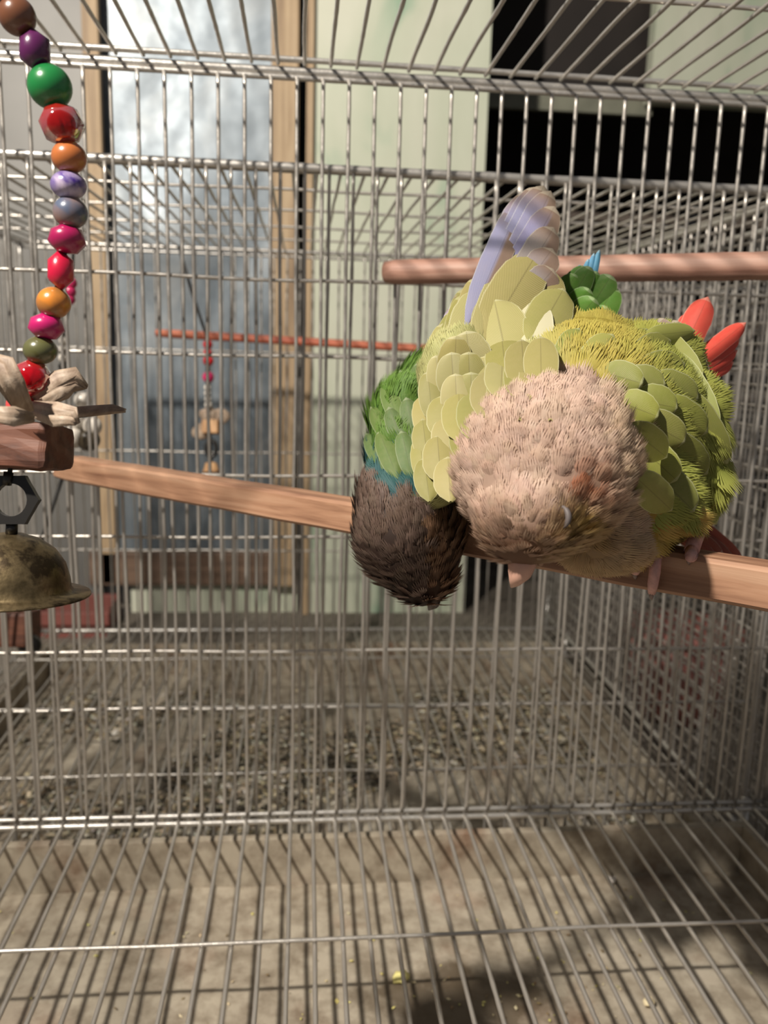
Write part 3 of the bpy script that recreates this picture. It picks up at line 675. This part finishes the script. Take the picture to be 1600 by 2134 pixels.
foot(bird1, 1436, 1148, [(6, 10)])

# ---- dark-headed green conure (far bird)
blobs2 = [(852, 1112, 0.585, 122, 130, 0.040), (880, 1190, 0.580, 78, 80, 0.028), (800, 1040, 0.600, 66, 70, 0.030), (905, 1060, 0.60, 70, 60, 0.030),
    (842, 960, 0.625, 84, 100, 0.035), (845, 880, 0.645, 82, 90, 0.035), (900, 830, 0.665, 90, 90, 0.035), (1030, 780, 0.71, 120, 100, 0.045), (1140, 740, 0.73, 110, 90, 0.045), (1218, 665, 0.665, 44, 50, 0.018), (1050, 950, 0.69, 170, 140, 0.050), (1230, 980, 0.70, 150, 110, 0.040)]
C2 = PX(950, 1090, 0.64)
bird2 = tag(empty('conure', C2), 'green conure with dark brown head hanging down behind the lime conure', 'parrot')
me2 = fuse('body', blobs2)
DBR = srgb(62, 46, 38); DBRL = srgb(122, 102, 90); GRN = srgb(64, 98, 38); GRNL = srgb(108, 140, 60); TEAL = srgb(42, 78, 84)
def head2(x, y): return y > 1035+0.10*(x-800) and x < 1000 or (x < 790 and y > 1000)
def col2(x, y, co):
    if co.y/S > 0.66: return GRN, GRNL
    if head2(x, y):
        if x > 890 and y > 1090: return srgb(84, 60, 44), srgb(128, 98, 74)
        return DBR, DBRL
    if y > 965 and x < 900: return TEAL, srgb(56, 96, 92)
    return GRN, GRNL
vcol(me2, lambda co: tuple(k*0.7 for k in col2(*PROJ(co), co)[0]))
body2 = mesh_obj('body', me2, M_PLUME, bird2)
bvh2 = BVHTree.FromPolygons([v.co.copy() for v in me2.vertices], [tuple(p.vertices) for p in me2.polygons])
B2 = PX(890, 1275, 0.57)
def spec2(x, y, co, n):
    r, t = col2(x, y, co)
    if head2(x, y): return r, t, 0.0068, 0.0018, 0.30, 5
    return r, t, 0.0105, 0.0026, 0.16, 7
def flow2(x, y, co):
    if head2(x, y): return (co-B2)
    if y > 940 and x < 900: return UPV*1.0-RGT*0.3
    return UPV*0.9+RGT*0.35
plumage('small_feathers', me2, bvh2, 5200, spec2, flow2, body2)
wing2 = bm_obj('wing', ellipsoids([(1215, 660, 0.66, 34, 40, 0.012)]), M_PLUME, bird2); vcol(wing2.data, lambda co: GRN)
for (b, t, w) in (((1200, 640), (1226, 540), 15), ((1208, 635), (1238, 528), 15), ((1216, 635), (1249, 521), 15), ((1190, 620), (1208, 552), 13)):
    vane(wing2, b, t, w*1.3, 0.640, 0.640, srgb(70, 150, 190), None, 'flight_feather', 0.35, -0.04, 0.45)
for k, (b, t, w) in enumerate((((1160, 640), (1200, 572), 44), ((1170, 625), (1220, 556), 38), ((1200, 640), (1244, 566), 36), ((1180, 640), (1230, 556), 42), ((1228, 690), (1282, 598), 56), ((1220, 660), (1274, 574), 54), ((1175, 665), (1228, 602), 46), ((1215, 700), (1266, 640), 40), ((1180, 690), (1240, 622), 54), ((1190, 715), (1232, 655), 46))):
    vane(wing2, b, t, w*1.15, 0.640, 0.632-0.0012*k, random.choice([srgb(70, 132, 34), srgb(84, 146, 44), srgb(60, 118, 34)]), None, 'covert_feather', 0.22, -0.05, 0.6)
for (b, t, w) in (((840, 900), (800, 800), 40), ((860, 880), (835, 775), 42), ((880, 860), (868, 760), 40), ((830, 940), (774, 850), 40), ((850, 950), (810, 850), 44), ((870, 940), (846, 830), 44), ((800, 980), (764, 905), 34), ((830, 1000), (790, 900), 44), ((860, 1000), (836, 900), 44)):
    h = hit_depth(bvh2, *b) or 0.63; g = hit_depth(bvh2, *t) or 0.64
    vane(wing2, b, t, w, h-0.002, min(g, 0.66)-0.006, random.choice([srgb(86, 118, 52), srgb(72, 104, 46), srgb(80, 112, 60)]), None, 'covert_feather', 0.25, -0.05, 0.55)
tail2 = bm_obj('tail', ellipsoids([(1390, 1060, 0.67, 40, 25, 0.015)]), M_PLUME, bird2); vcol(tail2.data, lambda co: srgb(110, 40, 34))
for (b, t, w) in (((1400, 1050), (1545, 1168), 38), ((1390, 1060), (1528, 1172), 36), ((1380, 1070), (1505, 1160), 40), ((1380, 1085), (1490, 1165), 36)):
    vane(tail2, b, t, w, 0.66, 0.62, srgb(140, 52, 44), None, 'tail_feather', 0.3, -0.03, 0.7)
bm = bmesh.new(); pts = [PX(898, 1215, 0.575), PX(904, 1240, 0.570), PX(902, 1258, 0.574), PX(894, 1270, 0.582)]
tube(bm, pts, [LEN(24, .57), LEN(22, .57), LEN(14, .57), LEN(3, .57)], 14); bm_obj('beak', bm, m_plain('dark_beak', srgb(70, 58, 52), 0.35, 0, 0.1, 200, 0.05), bird2)
D9 = perch_D(1010); bm = bmesh.new(); tube(bm, [PX(1010, 1040, D9+0.03), PX(1010, 1085, D9+0.01), PX(1010, 1112, D9+0.002)], [LEN(20, D9), LEN(15, D9), LEN(15, D9)], 10); bm_obj('leg', bm, m_plain('grey_foot_skin', srgb(120, 104, 98), 0.6), bird2)

# ================================================================== hanging toys
def m_bead(name, c, c2=None, rough=0.28, glass=False, sc=60):
    t = NT(name)
    if c2: t.base(t.ramp(t.noise(t.coord('Object'), sc, 4, 0.6, 1.0), [(0.42, c), (0.60, c2)]))
    else:
        n = t.noise(t.coord('Object'), 90, 3); t.base(t.ramp(n, [(0.3, tuple(k*0.8 for k in c)), (0.7, c)]))
    t.set(Roughness=rough, Coat_Weight=0.5, Coat_Roughness=0.15)
    if glass: t.base(c); t.set(Transmission_Weight=0.55, Roughness=0.05, IOR=1.49, Coat_Weight=0.0)
    return t.m
TD = 0.46
toy = tag(empty('bead_toy', PX(60, 1240, TD)), 'near hanging toy of coloured beads with chew block and old brass bell', 'bird toy')
MAG = srgb(160, 22, 80)
beads = [(8, -30, 30, 30, m_bead('bead_dark_purple', srgb(70, 36, 62)), 0), (36, 34, 34, 34, m_bead('bead_brown', srgb(112, 70, 48)), 0), (73, 104, 31, 39, m_bead('bead_purple', srgb(86, 28, 78)), 6),
    (104, 181, 41, 40, m_bead('bead_green', srgb(28, 118, 58)), 0), (129, 260, 42, 40, m_bead('bead_clear_red', srgb(190, 24, 26), None, 0.05, True), 8), (144, 328, 33, 30, m_bead('bead_orange', srgb(180, 104, 54)), 0),
    (143, 386, 34, 27, m_bead('bead_marbled', srgb(70, 44, 130), srgb(196, 180, 200)), 0), (147, 443, 33, 31, m_bead('bead_grey', srgb(84, 94, 116), srgb(150, 112, 84), sc=30), 0), (140, 499, 37, 30, m_bead('bead_magenta', MAG), 7),
    (127, 563, 28, 40, m_bead('bead_crimson', srgb(196, 24, 60)), 6), (112, 631, 33, 31, m_bead('bead_two_tone', srgb(206, 126, 44), srgb(66, 74, 58), sc=28), 0), (97, 681, 36, 28, m_bead('bead_magenta_dark', srgb(186, 28, 100)), 7),
    (84, 730, 33, 28, m_bead('bead_olive', srgb(92, 92, 56)), 0), (67, 788, 40, 38, m_bead('bead_clear_crimson', srgb(210, 16, 34), None, 0.05, True), 8), (45, 845, 30, 28, m_bead('bead_coral', srgb(206, 72, 70)), 0)]
for (x, y, rx, ry, m, facet) in beads:
    bm = bmesh.new(); D = TD
    if facet: ball(bm, PX(x, y, D), (LEN(rx, D), LEN(ry, D), LEN(rx, D)), facet, 6 if facet < 8 else 8, (RGT, UPV, FWD)); 
    else: ball(bm, PX(x, y, D), (LEN(rx, D), LEN(rx, D), LEN(ry, D)), 28, 18)
    bm_obj('bead', bm, m, toy, smooth=not facet or True)
M_STR = m_plain('black_cord', srgb(30, 28, 26), 0.7)
cord = [(x, y) for (x, y, *_r) in beads]; cord = [(-10, -90)]+cord+[(30, 900), (20, 990)]
bm = bmesh.new(); tube(bm, [PX(x, y, TD) for x, y in cord], LEN(5, TD), 8); bm_obj('cord', bm, M_STR, toy)
top = PX(-10, -90, TD); bm = bmesh.new(); tube(bm, [top, Vector((top.x-0.002, top.y, (AZ1+ZG)*S))], 0.001, 8); bm_obj('hook', bm, M_ROD, toy)
# chew block
bm = bmesh.new(); a1 = (RGT*0.98-FWD*0.12+UPV*-0.05).normalized(); a3 = (UPV-a1*UPV.dot(a1)).normalized(); a2 = a3.cross(a1)
box(bm, PX(35, 930, TD+0.005), LEN(98, TD), LEN(60, TD), LEN(46, TD), (a1, a2, a3), 0.0018)
bmesh.ops.subdivide_edges(bm, edges=bm.edges, cuts=2, use_grid_fill=True)
for v in bm.verts: v.co += Vector((noise.noise(v.co*260), noise.noise(v.co*260+Vector((5, 0, 0))), noise.noise(v.co*260+Vector((0, 5, 0)))))*0.0009
bm_obj('chew_block', bm, M_BLOCK, toy, smooth=False)
# dried corn-husk strips
def husk(path, widths, mat, curl=0.3, seg=8):
    bm = bmesh.new(); rows = []
    n = len(path)
    for i, (x, y, D) in enumerate(path):
        p = PX(x, y, D); q = PX(*path[min(i+1, n-1)]); r = PX(*path[max(i-1, 0)]); d = (q-r).normalized()
        s = d.cross(FWD).normalized(); nn = s.cross(d)
        w = LEN(widths[i], D); rows.append([bm.verts.new(p+s*(w*k)+nn*(w*(curl*k*k+0.14*math.sin(k*9+i*1.3))+0.0007*noise.noise(Vector((i*1.7, k*4, w*900))))) for k in [j/seg*2-1 for j in range(seg+1)]])
    for a, b in zip(rows, rows[1:]):
        for k in range(seg): bm.faces.new((a[k], a[k+1], b[k+1], b[k]))
    ob = bm_obj('husk_strip', bm, mat, toy); md = ob.modifiers.new('s', 'SOLIDIFY'); md.thickness = 0.0003; return ob
def m_husk():
    t = NT('corn_husk'); v = t.coord('Object', (1, 1, 1)); n = t.noise(v, 160, 5, 0.6, 0.5); t.base(t.ramp(n, [(0.3, srgb(120, 96, 78)), (0.55, srgb(166, 146, 126)), (0.75, srgb(196, 180, 162))])); t.set(Roughness=0.6); t.bump(n, 0.4, 0.0008); return t.m
MH = m_husk()
husk([(58, 840, TD), (90, 822, TD-0.004), (125, 800, TD-0.006), (158, 790, TD-0.004), (180, 808, TD)], [14, 26, 30, 24, 4], MH)
husk([(60, 850, TD-0.01), (110, 862, TD-0.02), (150, 866, TD-0.025), (162, 884, TD-0.025)], [16, 26, 20, 6], MH, 0.5)
husk([(60, 862, TD), (130, 862, TD+0.01), (190, 856, TD+0.02), (235, 852, TD+0.02), (262, 856, TD+0.02)], [10, 12, 10, 8, 2], MH, 0.6)
husk([(50, 860, TD-0.02), (20, 800, TD-0.03), (5, 760, TD-0.03), (-30, 740, TD-0.02)], [20, 30, 24, 8], MH)
husk([(70, 870, TD-0.04), (30, 868, TD-0.05), (-20, 862, TD-0.05)], [10, 20, 14], MH)
# black link and bell
M_LINK = m_plain('black_plastic_link', srgb(30, 28, 26), 0.35, 0, 0.1, 50, 0.05)
bm = bmesh.new(); c = PX(25, 1042, TD); hexr = [(LEN(52, TD)*(0.97 if k % 2 else 1.0), 2*math.pi*k/6) for k in range(6)]
ro = []; ri = []
for dz in (-1, 1):
    ro.append([bm.verts.new(c+(RGT*math.cos(2*math.pi*k/24)+UPV*math.sin(2*math.pi*k/24))*(LEN(50, TD)/math.cos(((k % 4)-2)*math.pi/12*0.9) if k % 4 else LEN(58, TD))+FWD*(dz*LEN(8, TD))) for k in range(24)])
    ri.append([bm.verts.new(c+(RGT*math.cos(2*math.pi*k/24)+UPV*math.sin(2*math.pi*k/24))*LEN(34, TD)+FWD*(dz*LEN(8, TD))) for k in range(24)])
for k in range(24):
    j = (k+1) % 24
    bm.faces.new((ro[0][k], ro[0][j], ri[0][j], ri[0][k])); bm.faces.new((ro[1][k], ri[1][k], ri[1][j], ro[1][j]))
    bm.faces.new((ro[0][k], ro[1][k], ro[1][j], ro[0][j])); bm.faces.new((ri[0][k], ri[0][j], ri[1][j], ri[1][k]))
bm_obj('plastic_link', bm, M_LINK, toy, smooth=False)
bm = bmesh.new(); tube(bm, [PX(18, 985, TD), PX(14, 1010, TD)], LEN(10, TD), 8); bm_obj('link_strap', bm, M_LINK, toy)
t = NT('aged_brass'); n = t.noise(t.coord('Object'), 130, 5, 0.65); n2 = t.noise(t.coord('Object'), 500, 3)
t.base(t.ramp(n, [(0.35, srgb(84, 72, 50)), (0.5, srgb(120, 104, 76)), (0.62, srgb(58, 48, 34))])); t.set(Metallic=0.85, Roughness=t.math('MULTIPLY_ADD', n2, 0.3, 0.3)); t.bump(n2, 0.2, 0.0005); M_BRASS = t.m
bax = (UPV+RGT*0.03-FWD*0.10).normalized(); u = LEN(1.0, TD)
bc = PX(20, 1238, TD)
prof = [(1*u, 132*u), (30*u, 128*u), (62*u, 116*u), (92*u, 94*u), (112*u, 64*u), (121*u, 30*u), (123*u, 12*u), (130*u, 5*u), (162*u, 0*u), (163*u, -4*u), (130*u, -1*u), (118*u, 8*u), (112*u, 30*u), (96*u, 70*u), (60*u, 106*u), (2*u, 122*u)]
bm = bmesh.new(); lathe(bm, bc, bax, prof, 40); bell = bm_obj('bell', bm, M_BRASS, toy)
bm = bmesh.new(); tube(bm, [bc+bax*(126*u), bc+bax*(60*u), bc+bax*(6*u)], LEN(5, TD), 8); ball(bm, bc+bax*(0*u), LEN(22, TD)); bm_obj('clapper', bm, M_BRASS, bell)
bm = bmesh.new(); tube(bm, [PX(25, 1088, TD), PX(24, 1112, TD)], LEN(12, TD), 10); bm_obj('bell_loop', bm, M_LINK, bell)

# toy just behind, hanging at the front of the second cage
T2 = 1.12
toy2 = tag(empty('bead_toy', PX(150, 960, T2)), 'white beaded toy half hidden behind the near bead toy', 'bird toy')
M_PEARL = m_bead('bead_pearl', srgb(226, 218, 206)); M_MAG2 = m_bead('bead_pink', srgb(196, 40, 96)); M_DKOL = m_bead('bead_dark_olive', srgb(70, 60, 44))
for (x, y, r, m) in ((149, 590, 11, M_MAG2), (146, 608, 12, M_MAG2), (145, 624, 11, M_MAG2), (132, 710, 9, M_PEARL), (132, 728, 9, M_PEARL), (131, 746, 9, M_PEARL), (131, 764, 9, M_STR), (172, 834, 17, M_PEARL), (192, 888, 20, M_PEARL), (184, 916, 24, M_DKOL), (152, 910, 24, M_PEARL), (158, 880, 18, M_PEARL)):
    bm = bmesh.new(); ball(bm, PX(x, y, T2), LEN(r, T2), 18, 12); bm_obj('bead', bm, m, toy2)
bm = bmesh.new(); tube(bm, [PX(162, 330, T2), PX(150, 580, T2), PX(132, 720, T2), PX(140, 800, T2), PX(172, 834, T2), PX(190, 890, T2), PX(184, 916, T2), PX(152, 910, T2), PX(158, 880, T2)], LEN(3, T2), 6); bm_obj('cord', bm, M_STR, toy2)
bm = bmesh.new(); box(bm, PX(30, 1308, T2), LEN(42, T2), LEN(40, T2), LEN(36, T2), (RGT, FWD, UPV), 0.002); bm_obj('chew_block', bm, M_BLOCK, toy2, smooth=False)
bm = bmesh.new(); ball(bm, PX(62, 1345, T2-0.01), LEN(24, T2), 16, 10); bm_obj('bead', bm, M_LINK, toy2)
bm = bmesh.new(); tube(bm, [PX(152, 930, T2), PX(95, 1100, T2), PX(40, 1275, T2)], LEN(4, T2), 6); bm_obj('cord', bm, M_STR, toy2)
# toy hanging deep in the second cage
T3 = 1.62
toy3 = tag(empty('bead_toy', PX(438, 985, T3)), 'small far toy with red beads, husk and tan block in the second cage', 'bird toy')
MR3 = m_bead('bead_red', srgb(190, 36, 40)); M_TANB = m_wood('tan_block_wood', srgb(216, 178, 132), srgb(196, 152, 108), srgb(150, 108, 74), 2, 50)
for (x, y, r, m) in ((433, 718, 10, MR3), (433, 735, 9, MR3), (434, 752, 11, MR3), (434, 786, 12, M_MAG2), (432, 808, 7, M_PEARL), (432, 820, 7, M_PEARL), (433, 832, 7, M_PEARL), (434, 844, 8, M_PEARL)):
    bm = bmesh.new(); ball(bm, PX(x, y, T3), LEN(r, T3), 16, 10); bm_obj('bead', bm, m, toy3)
tz = PX(372, 512, T3)
bm = bmesh.new(); tube(bm, [tz, PX(400, 610, T3), PX(430, 700, T3), PX(434, 780, T3), PX(436, 880, T3), PX(440, 965, T3)], LEN(3.4, T3), 6); bm_obj('cord', bm, M_STR, toy3)
bm = bmesh.new(); box(bm, PX(440, 890, T3), LEN(17, T3), LEN(17, T3), LEN(14, T3), (RGT, FWD, UPV), 0.001); bm_obj('chew_block', bm, M_TANB, toy3, smooth=False)
bm = bmesh.new(); tube(bm, [PX(440, 935, T3)+(RGT*math.cos(a)*LEN(11, T3)+UPV*math.sin(a)*LEN(17, T3)) for a in [2*math.pi*k/16 for k in range(17)]], LEN(4.5, T3), 8, False); bm_obj('plastic_link', bm, M_LINK, toy3)
bm = bmesh.new(); lathe(bm, PX(440, 985, T3), UPV, [(LEN(1, T3), LEN(24, T3)), (LEN(12, T3), LEN(20, T3)), (LEN(16, T3), LEN(6, T3)), (LEN(20, T3), 0), (LEN(14, T3), LEN(2, T3))], 20); bm_obj('bell', bm, M_TANB, toy3)
for (dx, dy, r) in ((-22, 20, 20), (18, -12, 22), (-6, -16, 20)):
    bm = bmesh.new(); ball(bm, PX(440+dx, 880+dy, T3+0.004), (LEN(r, T3), LEN(r*0.8, T3), LEN(6, T3)), 12, 8, (RGT, UPV, FWD))
    for v in bm.verts: v.co += FWD*0.0025*noise.noise(v.co*300)+UPV*0.002*noise.noise(v.co*240)
    bm_obj('husk_strip', bm, MH, toy3)

# ================================================================== litter on the trays
def litter(name, label, n, fn, cols, size):
    bm = bmesh.new(); cl = bm.verts.layers.float_color.new('Col')
    for _ in range(n):
        p = fn(); c = jit(random.choice(cols), 0.2); r = random.uniform(*size); a = random.uniform(0, 6.28)
        x = Vector((math.cos(a), math.sin(a), random.uniform(-.25, .25)))*r; y = Vector((-math.sin(a), math.cos(a), random.uniform(-.25, .25)))*r*random.uniform(0.4, 0.8); z = Vector((0, 0, r*random.uniform(0.15, 0.35)))
        vv = [bm.verts.new(p+q) for q in (x, y, -x, -y, z)]
        for v in vv: v[cl] = (*c, 1)
        for i in range(4): bm.faces.new((vv[i], vv[(i+1) % 4], vv[4]))
    o = bm_obj(name, bm, M_DEBRIS, None, None, False); tag(o, label, 'seed husks', kind='stuff'); return o
HUSKC = [srgb(190, 176, 148), srgb(160, 142, 112), srgb(112, 96, 72), srgb(80, 74, 58), srgb(206, 200, 186), srgb(64, 58, 46), srgb(62, 56, 44), srgb(140, 132, 114)]
def b_pt():
    while True:
        x = random.uniform(BX0+0.05, BX1-0.06); y = random.uniform(BY0+0.05, BY1-0.12)
        if noise.noise(Vector((x*5, y*5, 0.3)))*1.3+0.30 > random.random()*0.8: return V(x, y, -0.762)
litter('seed_litter', 'seed husks strewn over the tray of the second cage', 11000, b_pt, HUSKC, (0.0010, 0.0044))
def a_pt():
    while True:
        x = random.uniform(AX0+0.06, AX1-0.06); y = random.uniform(0.4, AY1-0.03)
        d = (x-0.22)**2/0.03+(y-0.72)**2/0.008
        if random.random() < 0.10+0.9*math.exp(-d): return V(x, y, -0.688)
litter('seed_litter', 'sparse crumbs and yellowish seeds on the near tray', 420, a_pt, [srgb(206, 196, 120), srgb(190, 176, 140), srgb(120, 100, 70)], (0.0006, 0.0016))
def crumb(x, y, r, c, label):
    p = PX(x, y, 1.0); k = (-0.684)/((p.z/S-ZG)); q = V(p.x/S*k, k, -0.684)
    bm = bmesh.new(); ball(bm, q, (r, r*0.75, r*0.5), 12, 8)
    for v in bm.verts: v.co += Vector((1, 1, 1))*noise.noise(v.co*500)*r*0.35
    tag(bm_obj('food_crumb', bm, m_plain('crumb_'+str(x), c, 0.7, 0, 0.1, 300)), label, 'crumb')
crumb(836, 2036, 0.0042, srgb(226, 216, 140), 'largest pale yellow crumb on the near tray')
crumb(1352, 2088, 0.0030, srgb(222, 206, 168), 'pale crumb on the near tray below the right floor wires')
crumb(1272, 1832, 0.0034, srgb(224, 216, 206), 'whitish crumb on the near tray below the perch end')
